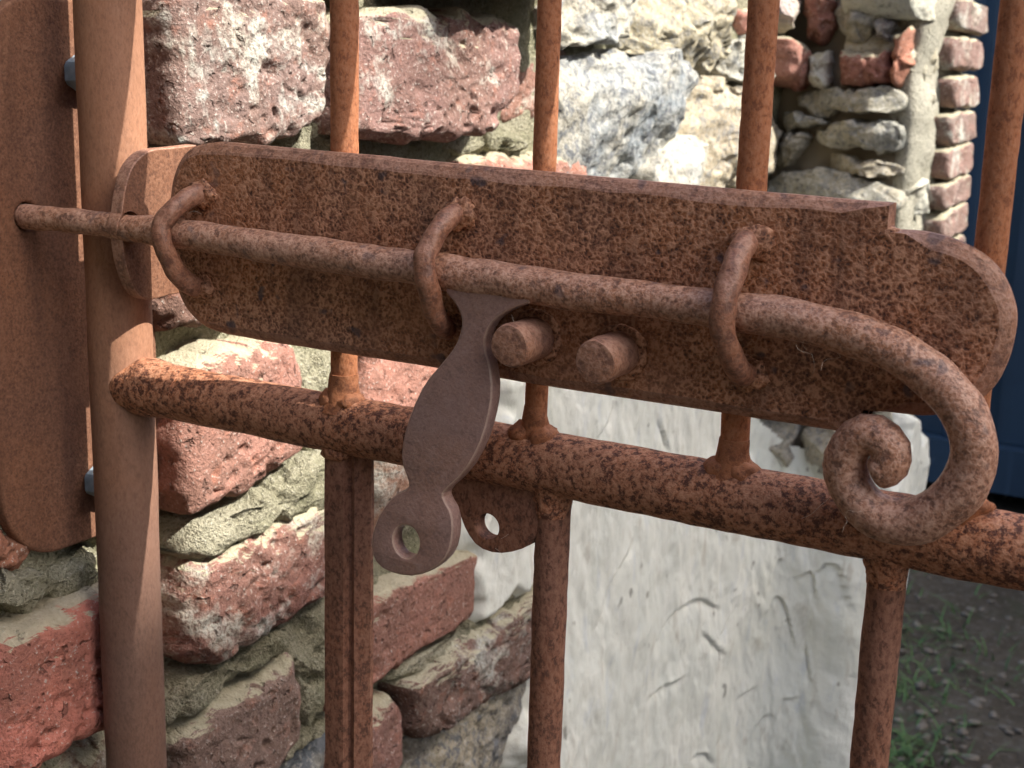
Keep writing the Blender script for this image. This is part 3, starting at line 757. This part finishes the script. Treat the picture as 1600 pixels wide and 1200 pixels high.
# trowel marks: shallow hooked ridges
hooks = [[(1003, 990), (1020, 960), (1045, 938), (1070, 930), (1090, 940)], [(1175, 950), (1190, 928), (1205, 922), (1222, 935), (1232, 965), (1238, 988)],
         [(1252, 888), (1268, 882), (1278, 895), (1282, 920)], [(1290, 880), (1300, 872), (1312, 880), (1318, 930)], [(1215, 1100), (1222, 1082), (1235, 1080)],
         [(1050, 1190), (1062, 1175), (1080, 1170), (1090, 1180)], [(996, 1078), (1015, 1065), (1037, 1053)], [(1187, 895), (1195, 875), (1210, 865)], [(1168, 1120), (1175, 1108), (1187, 1105)],
         [(1140, 1075), (1155, 1065)], [(905, 965), (925, 900), (950, 850)], [(1075, 985), (1100, 1010)], [(1265, 1010), (1272, 1050)], [(920, 640), (905, 665)], [(1010, 660), (1018, 690)], [(1118, 915), (1108, 960), (1085, 1000)]]
HK = np.zeros(SS.shape)
for hk in hooks:
    pp = [np.array((*s_of_px(*q), 0.0)) for q in hk]; pp = catmull(pp, .0009) if len(pp) > 2 else straight(pp[0], pp[1], .0009)
    dm = np.full(SS.shape, 1e9); below = np.zeros(SS.shape)
    if pp[0][0] > pp[-1][0]: pp = pp[::-1]
    for q, q_ in zip(pp, pp[1:]):
        tq = (q_-q)/np.linalg.norm(q_-q)
        dq = np.hypot(SS-q[0], ZZ-q[1]); nb = dq < dm; dm = np.where(nb, dq, dm); below = np.where(nb, tq[1]*(SS-q[0])-tq[0]*(ZZ-q[1]), below)
    HK += np.where(below > 0, -.0036*np.exp(-dm/.0045), .0012*np.exp(-dm/.005))*(dm < .03)
V = []
for j, zz in enumerate(zs):
    for i in range(len(seg)):
        s = float(seg[i]); zz = float(zz); u = s*.97+zz*.24; v = zz*.97-s*.24
        sdv = SD[j, i] + .016*fbm((s, zz, 0), 22, 3, 3)
        body = .016*min(1.0, max(-1.6, sdv/.012)) if sdv < .012 else .016
        h = body + .0060*nz((u*2.2, v*.9, 0), 7, 31) + .0016*nz((u*2.4, v*.7, 0), 24, 33) + .0014*fbm((u*1.6, v*.7, 0), 60, 35, 3) + HK[j, i]*(1 if sdv > 0 else 0)
        bt = max(0.0, .22-zz)                                  # the foot turns in under itself
        h -= .55*bt*bt*4
        V.append((plan[i, 0]+nr2[i, 0]*h, taper(plan[i, 1]+nr2[i, 1]*h, zz), zz))
ny = len(seg)
keep = SD > -.05
Fc = [(j*ny+i, j*ny+i+1, (j+1)*ny+i+1, (j+1)*ny+i) for j in range(len(zs)-1) for i in range(ny-1) if keep[j, i]]
used = sorted({k for f in Fc for k in f}); remap = {k: i for i, k in enumerate(used)}
mesh_obj('render', [V[k] for k in used], [tuple(remap[k] for k in f) for f in Fc], M_render, wall, True)

# ------------------------------------------------------------------ strike plate on the wall
XS = float(PY(42, 338, -.016)[0])
strike = thing('strike_plate', 'tall rusty flat steel plate bolted to the wall at the left, taking the bolt end', 'plate', (XS, .005, .88))
def sp(x, y): p = PX(x, y, XS); return (p[1], p[2])
b = sp(75, 868)[1]; yl = sp(-12, 500)[0]; yr = .0508
ol = []
cyl, czl = yl+.027, b+.030
for a in np.linspace(180, 270, 10): ol.append((cyl+.027*math.cos(math.radians(a)), czl+.030*math.sin(math.radians(a))))
for a in np.linspace(-90, 0, 10): ol.append((yr-.02+.02*math.cos(math.radians(a)), b+.022+.022*math.sin(math.radians(a))))
ztop = sp(62, -6)[1]
for a in np.linspace(0, 90, 8): ol.append((yr-.02+.02*math.cos(math.radians(a)), ztop-.02+.02*math.sin(math.radians(a))))
for a in np.linspace(90, 180, 10): ol.append((cyl+.027*math.cos(math.radians(a)), ztop-.030+.030*math.sin(math.radians(a))))
hc = PY(42, 338, -.016)
mY = lambda xc: (lambda u, v, w_: (xc+w_, u, v))
plate('face_plate', ol, [circle((hc[1], hc[2]), .0052)], mY(XS-.0035), .007, .0016, M_strike, strike)
for (x, y) in [(120, 114), (150, 750)]:
    c = PX(x, y, XS)
    V, Fc = [], []
    prof = [(0, .0072), (.0004, .0076), (.0062, .0075), (.0076, .0066), (.0082, .0045)]
    for (dx, r) in prof:
        for k in range(24):
            a = math.radians(15*k+8); m6 = math.cos(math.radians(30))/math.cos(((a+math.radians(30)) % math.radians(60))-math.radians(30))
            rr = r*(m6 if dx < .0077 else .93); V.append((XS+.0001+dx, c[1]+rr*math.cos(a), c[2]+rr*math.sin(a)))
    for i in range(len(prof)-1):
        for k in range(24): Fc.append((i*24+k, i*24+(k+1) % 24, (i+1)*24+(k+1) % 24, (i+1)*24+k))
    Fc.append(tuple((len(prof)-1)*24+k for k in range(24)))
    mesh_obj('bolt_head', V, Fc, M_bolt, strike, True, 28)

# ------------------------------------------------------------------ the gate
gate = thing('gate', 'rusty welded steel gate of round bars carrying the latch plate', 'gate', (-.2, 0, 0.05))
# round post on the latch side
PYc, PR = .0014, .0124
pa_, pb_ = PY(169, 20, PYc), PY(213, 1190, PYc)
postX = lambda z: float(pa_[0]+(pb_[0]-pa_[0])*(z-pa_[2])/(pb_[2]-pa_[2]))
PXc = postX(.975)
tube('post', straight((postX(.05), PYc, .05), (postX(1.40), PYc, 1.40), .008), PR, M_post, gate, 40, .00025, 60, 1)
# rail
r0, r1 = PY(232, 606, 0), PY(1600, 864, 0); dr = (r1-r0)/np.linalg.norm(r1-r0)
ra, rb = r0-dr*(r0[0]-PXc-PR*.55), r1+dr*.55
rail = tube('rail', straight(ra, rb, .003), .0104, M_rail, gate, 36, .00045, 130, 2)
RZ = lambda X: ra[2]+(rb[2]-ra[2])*(X-ra[0])/(rb[0]-ra[0])
# flared weld between rail and post
fl = straight((PXc+PR*.35, .0012, RZ(PXc+PR*.35)), (PXc+PR+.024, 0, RZ(PXc+PR+.024)), .0012)
tube('weld', fl, [.0105+.0010*math.exp(-((i-9)/6.0)**2)-.0030*math.exp(-i/2.0) for i in range(len(fl))], M_rail, rail, 32, .0005, 180, 4, caps=False)
# top rail (just above the frame) and hinge post
tube('top_rail', straight((PXc+PR*.6, 0, 1.158), (.46, 0, 1.158), .02), .0104, M_rail, gate, 28, .0004, 130, 6)
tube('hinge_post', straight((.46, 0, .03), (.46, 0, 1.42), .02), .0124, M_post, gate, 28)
# upper bars run from the top rail through behind the latch plate to the rail
for i, (px, pyy, px2, py2, r) in enumerate([(535, 20, 541, 225, .0048), (857, 20, 852, 250, .0037), (1191, 20, 1177, 280, .0044), (1587, 20, 1550, 380, .0043)]):
    a, bb = PY(px, pyy, 0), PY(px2, py2, 0); d = (bb-a)/(bb[2]-a[2])
    X0 = a[0]*.5+bb[0]*.5
    top = np.array((X0+.0, 0, 1.152)); bot = np.array((X0, 0, RZ(X0)+.008))
    bar = tube('bar', straight(bot, top, .004), r, M_bar, gate, 24, .00025, 220, 10+i)
    zc = RZ(X0)+.0118
    if i < 3:
        blob('weld', (X0-.0038, -.001, zc-.0028), (.0050, .0060, .0040), M_weld, bar, .14, 20+i)
        blob('weld', (X0+.0038, -.001, zc-.0030), (.0050, .0058, .0040), M_weld, bar, .14, 30+i)
        fw = straight((X0, -.0003, zc-.006), (X0, -.0003, zc+.007), .001)
        tube('weld', fw, [r*.99+.0042*math.exp(-k/4.5) for k in range(len(fw))], M_weld, bar, 24, .0005, 260, 24+i, caps=False)
    else:
        blob('weld', (X0, -.001, zc-.001), (.0075, .0075, .0055), M_weld, bar, .2, 40+i)
for X in (.02, .105, .19, .275, .36):
    tube('bar', straight((X, 0, RZ(X)+.008), (X, 0, 1.152), .02), .0044, M_bar, gate, 16)
# lower bars
for i, (x1, y1, x2, y2, r) in enumerate([(861, 830, 852, 1190, .0058), (1383, 930, 1358, 1190, .0056)]):
    a = PY(x1, y1, 0); bb = PY(x2, y2, 0); X0 = float((a[0]+bb[0])/2)
    bar = tube('lower_bar', straight((X0, 0, .06), (X0, 0, RZ(X0)-.008), .004), r, M_lowbar, gate, 24, .00025, 220, 50+i)
    fw = straight((X0, -.0002, RZ(X0)-.0065), (X0, -.0002, RZ(X0)-.017), .001)
    tube('weld', fw, [r*.99+.0022*math.exp(-k/3.0) for k in range(len(fw))], M_rail, bar, 24, .0004, 260, 24+i, caps=False)
    for sg in (-1,):
        blob('weld', (X0+sg*r*.6, -.0005, RZ(X0)-.0115), (.0034, .0052, .0030), M_rail, bar, .14, 60+i*2+sg)
for X in (.03, .13, .24, .35):
    tube('lower_bar', straight((X, 0, .06), (X, 0, RZ(X)-.008), .02), .0057, M_lowbar, gate, 16)
tube('bottom_rail', straight((PXc+PR*.6, 0, .07), (.46, 0, .07), .02), .0104, M_rail, gate, 24)
# angle-section bar under the first upper bar
a = PY(550, 1000, 0); X0 = float(a[0]); w2 = .0080
sec = [(-w2, -.0058), (-.0012, -.0066), (.0006, -.0062), (.0014, -.0040), (.0022, -.0036), (.0044, -.0046), (w2+.0008, -.0008), (w2+.0004, .0014), (.004, .0045), (-w2, -.0012)]
V, Fc = [], []; zz_ = np.arange(.06, RZ(X0)-.0065, .006); ns_ = len(sec)
for zz in zz_:
    for (u, v) in sec: V.append((X0+u+.0003*nz((u*90, 0, zz), 40, 5), v+.0003*nz((u*90, 3, zz), 50, 8), zz))
for j in range(len(zz_)-1):
    for k in range(ns_): Fc.append((j*ns_+k, j*ns_+(k+1) % ns_, (j+1)*ns_+(k+1) % ns_, (j+1)*ns_+k))
Fc.append(tuple(range(ns_))); Fc.append(tuple((len(zz_)-1)*ns_+k for k in range(ns_)))
ang = mesh_obj('angle_bar', V, Fc, M_lowbar, gate, True, 22)
blob('weld', (X0-.004, -.002, RZ(X0)-.0092), (.0072, .0062, .0042), M_rail, ang, .12, 71)
# eye plate for a padlock, under the rail behind the hasp
mXZ = lambda yc: (lambda u, v, w_: (u, yc-w_, v))
def q2(pts, Y): return [(float(p[0]), float(p[2])) for p in (PY(x, y, Y) for x, y in pts)]
eye = q2([(690, 725), (700, 770), (716, 800), (728, 832), (746, 856), (775, 866), (806, 862), (836, 848), (846, 800), (850, 740), (780, 720)], -.005)
hc = q2([(761, 823)], -.005)[0]
plate('padlock_eye', smooth_poly(eye, 1), [circle(hc, .0044)], mXZ(-.0018), .0064, .0008, M_lowbar, gate)

# keeper ring plate welded to the post, the bolt slides through it
XK = float(PY(203, 353, -.016)[0])
kp = [PX(x, y, XK)[1:] for x, y in [(268, 231), (240, 234), (222, 243), (205, 265), (195, 300), (190, 345), (193, 395), (203, 435), (216, 460), (235, 469), (262, 462)]]
kp = [(float(p[0]), float(p[1])) for p in catmull([(*q, 0) for q in kp], .0015)]
zt_, zb_ = float(PX(243, 232, XK)[2]), kp[-1][1]
kp = [(.020, zt_+.0005)] + [(a, min(bz, zt_)) for a, bz in kp] + [(.020, zb_)]
hk_ = PX(203, 353, XK)
plate('bolt_guide', kp, [circle((-.016, float(hk_[2])), .0060)], mY(XK-.0030), .0060, .0007, M_strike, gate)
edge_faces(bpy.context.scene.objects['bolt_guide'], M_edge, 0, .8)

# latch plate
YF = -.0098
pl_px = [(268, 262), (283, 238), (305, 226), (335, 222), (520, 239), (840, 269), (1100, 293), (1393, 319), (1389, 360), (1440, 364), (1490, 377), (1535, 402), (1566, 437),
         (1583, 490), (1577, 545), (1556, 597), (1528, 627), (1485, 647), (1430, 652), (1352, 644), (1343, 683), (1200, 660), (900, 614), (660, 575), (400, 534), (340, 522), (304, 506), (278, 474), (264, 430), (258, 360), (259, 300)]
arc = catmull([(*p, 0) for p in pl_px[8:20]], 6)
pl_px = pl_px[:8]+[tuple(p[:2]) for p in arc]+pl_px[20:]
arc = catmull([(*p, 0) for p in pl_px[-7:]+pl_px[:4]], 6)
pl_px = pl_px[4:-7]+[tuple(p[:2]) for p in arc]
pts = [PY(x, y, YF) for x, y in pl_px]; pts = [(float(p[0]), float(p[2])) for p in pts]
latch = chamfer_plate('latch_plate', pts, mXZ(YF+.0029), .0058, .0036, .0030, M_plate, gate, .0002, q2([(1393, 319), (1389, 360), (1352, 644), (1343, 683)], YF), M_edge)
# raised rim on the rounded right end is the plate's chamfer; weld scar at the notch
c = PY(1384, 362, YF); blob('weld', (c[0], YF+.0022, c[2]-.001), (.0036, .0026, .0026), M_plate, latch, .15, 81)

# rod axis
YR = -.0170
rod_px = [(40, 338, .0049), (120, 346, .0049), (200, 356, .0050), (300, 368, .0054), (450, 390, .0056), (640, 417, .0057), (760, 436, .0060), (900, 455, .0057), (1050, 474, .0056),
          (1160, 488, .0056), (1250, 502, .0058), (1330, 522, .0059), (1400, 550, .0060), (1462, 594, .0061), (1507, 650, .0062), (1522, 705, .0062), (1508, 755, .0063),
          (1470, 796, .0063), (1415, 816, .0063), (1360, 800, .0061), (1326, 755, .0060), (1321, 714, .0058), (1339, 687, .0057), (1369, 681, .0057), (1391, 702, .0056), (1388, 728, .0054), (1377, 735, .0051)]
slide = thing('slide_bolt', 'rusty forged slide bolt with scrolled end and flat hanging hasp on the latch plate', 'bolt', tuple(PY(745, 435, YR)))
rp = []
for i, (x, y, r) in enumerate(rod_px):
    Y = YR - (.0022*max(0, (i-20)/5.0) if i > 20 else 0)
    rp.append(np.array((*PY(x, y, Y), r)))
cm = catmull(rp, .0022)
tube('rod', [p[:3] for p in cm], [p[3] for p in cm], M_rod, slide, 28, .0006, 110, 91, True, 60)
# hanging hasp forged flat
hasp_px = [(690, 455), (708, 474), (719, 496), (719, 515), (711, 540), (692, 565), (664, 598), (645, 640), (633, 685), (631, 720), (643, 748), (644, 760), (622, 770), (602, 795), (590, 825), (588, 855), (600, 880),
           (628, 893), (660, 896), (690, 884), (710, 862), (716, 832), (714, 800), (699, 776), (699, 766), (730, 738), (752, 700), (766, 655), (772, 610), (766, 570), (757, 545), (758, 522), (770, 500), (796, 484), (832, 472), (820, 450), (700, 438)]
YH = -.0222
hp = [(float(p[0]), float(p[2])) for p in (PY(x, y, YH) for x, y in hasp_px)]
def smooth_open(P, n=1):
    return smooth_poly(P, n)
hh = PY(648, 843, YH)
def hmap(u, v, w_):                                       # the hasp leans out a little towards its foot
    lean = (1.015-v)*.05
    return (u, YH+.0030-w_-lean, v)
hasp = plate('hasp', smooth_open(hp, 1), [circle((float(hh[0])-.0012, float(hh[2])), .0050, .0054)], hmap, .0060, .0012, M_handle, slide, 2, 20)
edge_faces(hasp, M_pale_edge, 1, .93, .30)

# staples holding the rod
def staple(T, B, F1, F2, seed, r=.0035):
    yo = YF-.0150
    t, b_ = PY(*T, YF), PY(*B, YF); f1, f2 = PY(*F1, yo), PY(*F2, yo)
    xm = (t[0]+b_[0])/2
    P = [t+np.array((0, .003, 0)), t+np.array((0, -.0035, -.0002)), (t*.55+f1*.45)+np.array((0, -.0035, .0008)), f1, (f1+f2)/2+np.array((0, -.0006, 0)), f2,
         (b_*.55+f2*.45)+np.array((0, -.0035, -.0008)), b_+np.array((0, -.0035, .0002)), b_+np.array((0, .003, 0))]
    cm = catmull([np.array((*p, r)) for p in P], .0014)
    s = tube('staple', [p[:3] for p in cm], [p[3] for p in cm], M_staple, latch, 22, .0006, 190, seed, True, 60)
    blob('weld', (t[0]+.001, YF-.0006, t[2]), (.0056, .0030, .0050), M_plate, s, .3, seed+1)
    blob('weld', (b_[0]+.001, YF-.0006, b_[2]), (.0056, .0030, .0050), M_plate, s, .3, seed+2)
staple((316, 303), (312, 446), (252, 352), (256, 388), 101)
staple((716, 334), (706, 512), (664, 402), (668, 445), 105)
staple((1172, 378), (1168, 582), (1132, 468), (1128, 512), 109)

# two stop pegs
for i, (x, y) in enumerate([(795, 541), (929, 566)]):
    e = PY(x, y, YF-.0175); ax = straight((e[0], YF+.002, e[2]), (e[0], YF-.0175, e[2]), .0015)
    rr = [.0068]*len(ax); rr[-1] = .0062
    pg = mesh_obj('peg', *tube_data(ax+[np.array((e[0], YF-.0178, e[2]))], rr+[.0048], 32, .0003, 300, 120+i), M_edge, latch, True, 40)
    V, Fc = [], []
    for k in range(40):
        for m in range(10):
            a, bb = 2*math.pi*k/40, 2*math.pi*m/10
            rad = .0070+.0020*math.cos(bb)*(1+.35*nz((math.cos(a)*2, math.sin(a)*2, i), 1.6, 7))
            V.append((e[0]+rad*math.cos(a), YF-.0002-.0014*math.sin(bb)*(1+.4*nz((math.cos(a)*2, math.sin(a)*2, i), 2.6, 9)), e[2]+rad*math.sin(a)))
    for k in range(40):
        for m in range(10):
            Fc.append((k*10+m, ((k+1) % 40)*10+m, ((k+1) % 40)*10+(m+1) % 10, k*10+(m+1) % 10))
    mesh_obj('weld', V, Fc, M_plate, pg, True)

# ------------------------------------------------------------------ ground cover: pebbles and grass
V, Fc = [], []
for i in range(2600):
    x, y = rng.uniform(-1.1, .35), rng.uniform(1.35, 3.6); r = rng.choice((.002, .003, .003, .004, .005, .006, .009))*rng.uniform(.6, 1.2)
    if x < XP+.02 and y < YE+.02: continue
    z0 = 0.02*fbm((x, y, 0), 2.2, 1)+.3*r; b0 = len(V); sq_ = rng.uniform(.4, .8); an = rng.uniform(0, 6.28); el = rng.uniform(1, 1.8)
    for j in range(5):
        th = math.pi*(j+.5)/5
        for k in range(7):
            ph = 2*math.pi*k/7; d = (math.sin(th)*math.cos(ph)*el, math.sin(th)*math.sin(ph), math.cos(th)*sq_)
            jj = r*(1+.35*nz(d, 1.5, i*.7)); V.append((x+jj*(d[0]*math.cos(an)-d[1]*math.sin(an)), y+jj*(d[0]*math.sin(an)+d[1]*math.cos(an)), z0+jj*d[2]))
    for j in range(4):
        for k in range(7): Fc.append((b0+j*7+k, b0+j*7+(k+1) % 7, b0+(j+1)*7+(k+1) % 7, b0+(j+1)*7+k))
    Fc.append(tuple(b0+k for k in range(7)))
pb = mesh_obj('gravel', V, Fc, M_pebble); pb['kind'] = 'stuff'; pb['label'] = 'loose grey pebbles scattered over the bare soil'; pb['category'] = 'gravel'
V, Fc = [], []
def blade(x, y, h, az, bend, wd):
    b0 = len(V); z0 = 0.02*fbm((x, y, 0), 2.2, 1)-.003
    for j in range(5):
        t = j/4; off = bend*t*t; ww = wd*(1-t)**.7
        px_, py_ = x+math.cos(az)*off, y+math.sin(az)*off; zz = z0+h*(t-.25*t*t*min(1.5, bend/h))
        V.append((px_-math.sin(az)*ww, py_+math.cos(az)*ww, zz)); V.append((px_+math.sin(az)*ww, py_-math.cos(az)*ww, zz+.0004))
    for j in range(4): Fc.append((b0+2*j, b0+2*j+1, b0+2*j+3, b0+2*j+2))
for (px, py, n_, sp_) in [(1450, 985, 70, .06), (1420, 1040, 60, .07), (1500, 1030, 40, .09), (1440, 1090, 80, .06), (1400, 1190, 120, .05), (1470, 1200, 60, .06), (1560, 1060, 25, .08), (1425, 930, 40, .08), (1350, 1185, 60, .04)]:
    p = PZ(px, py, 0)
    for _ in range(int(n_*.8)):
        h = rng.uniform(.012, .05); blade(p[0]+rng.gauss(0, sp_), p[1]+rng.gauss(0, sp_*1.2), h, rng.uniform(0, 6.28), rng.uniform(.02, .08), rng.uniform(.0012, .0026))
gr = mesh_obj('grass', V, Fc, M_grass, None, True); gr['kind'] = 'stuff'; gr['label'] = 'thin green grass tufts on dark soil beside the wall foot'; gr['category'] = 'grass'

# ------------------------------------------------------------------ a few dry fibres caught on the iron
V, Fc = [], []
for (x, y, n_, L, Yc) in [(1316, 812, 2, .006, YR-.006), (1262, 545, 3, .007, YR-.003), (1300, 560, 2, .008, YR), (292, 333, 1, .009, YF-.018), (805, 490, 1, .007, YF-.012), (1245, 815, 1, .012, -.0125), (775, 850, 2, .004, -.007)]:
    for k in range(n_):
        p = PY(x+rng.uniform(-8, 8), y+rng.uniform(-8, 8), Yc); d_ = np.array([rng.gauss(0, 1), -.3, rng.gauss(0, 1)]); d_ /= np.linalg.norm(d_)
        pp = [p]
        for _ in range(3):
            d_ = d_+np.array([rng.gauss(0, .6), rng.gauss(0, .15), rng.gauss(0, .6)]); d_ /= np.linalg.norm(d_); pp.append(pp[-1]+d_*L/3*rng.uniform(.6, 1.2))
        cm_ = catmull(pp, .0008); v_, f_ = tube_data(cm_, [.00004]*len(cm_), 4); b0 = len(V); V += v_; Fc += [tuple(i_+b0 for i_ in f) for f in f_]
fb = mesh_obj('dry_fibres', V, Fc, mat_plain('dry_fibre', (.55, .47, .38))); fb['kind'] = 'stuff'; fb['label'] = 'pale dry fibres and web strands caught on the iron latch'; fb['category'] = 'fibres'
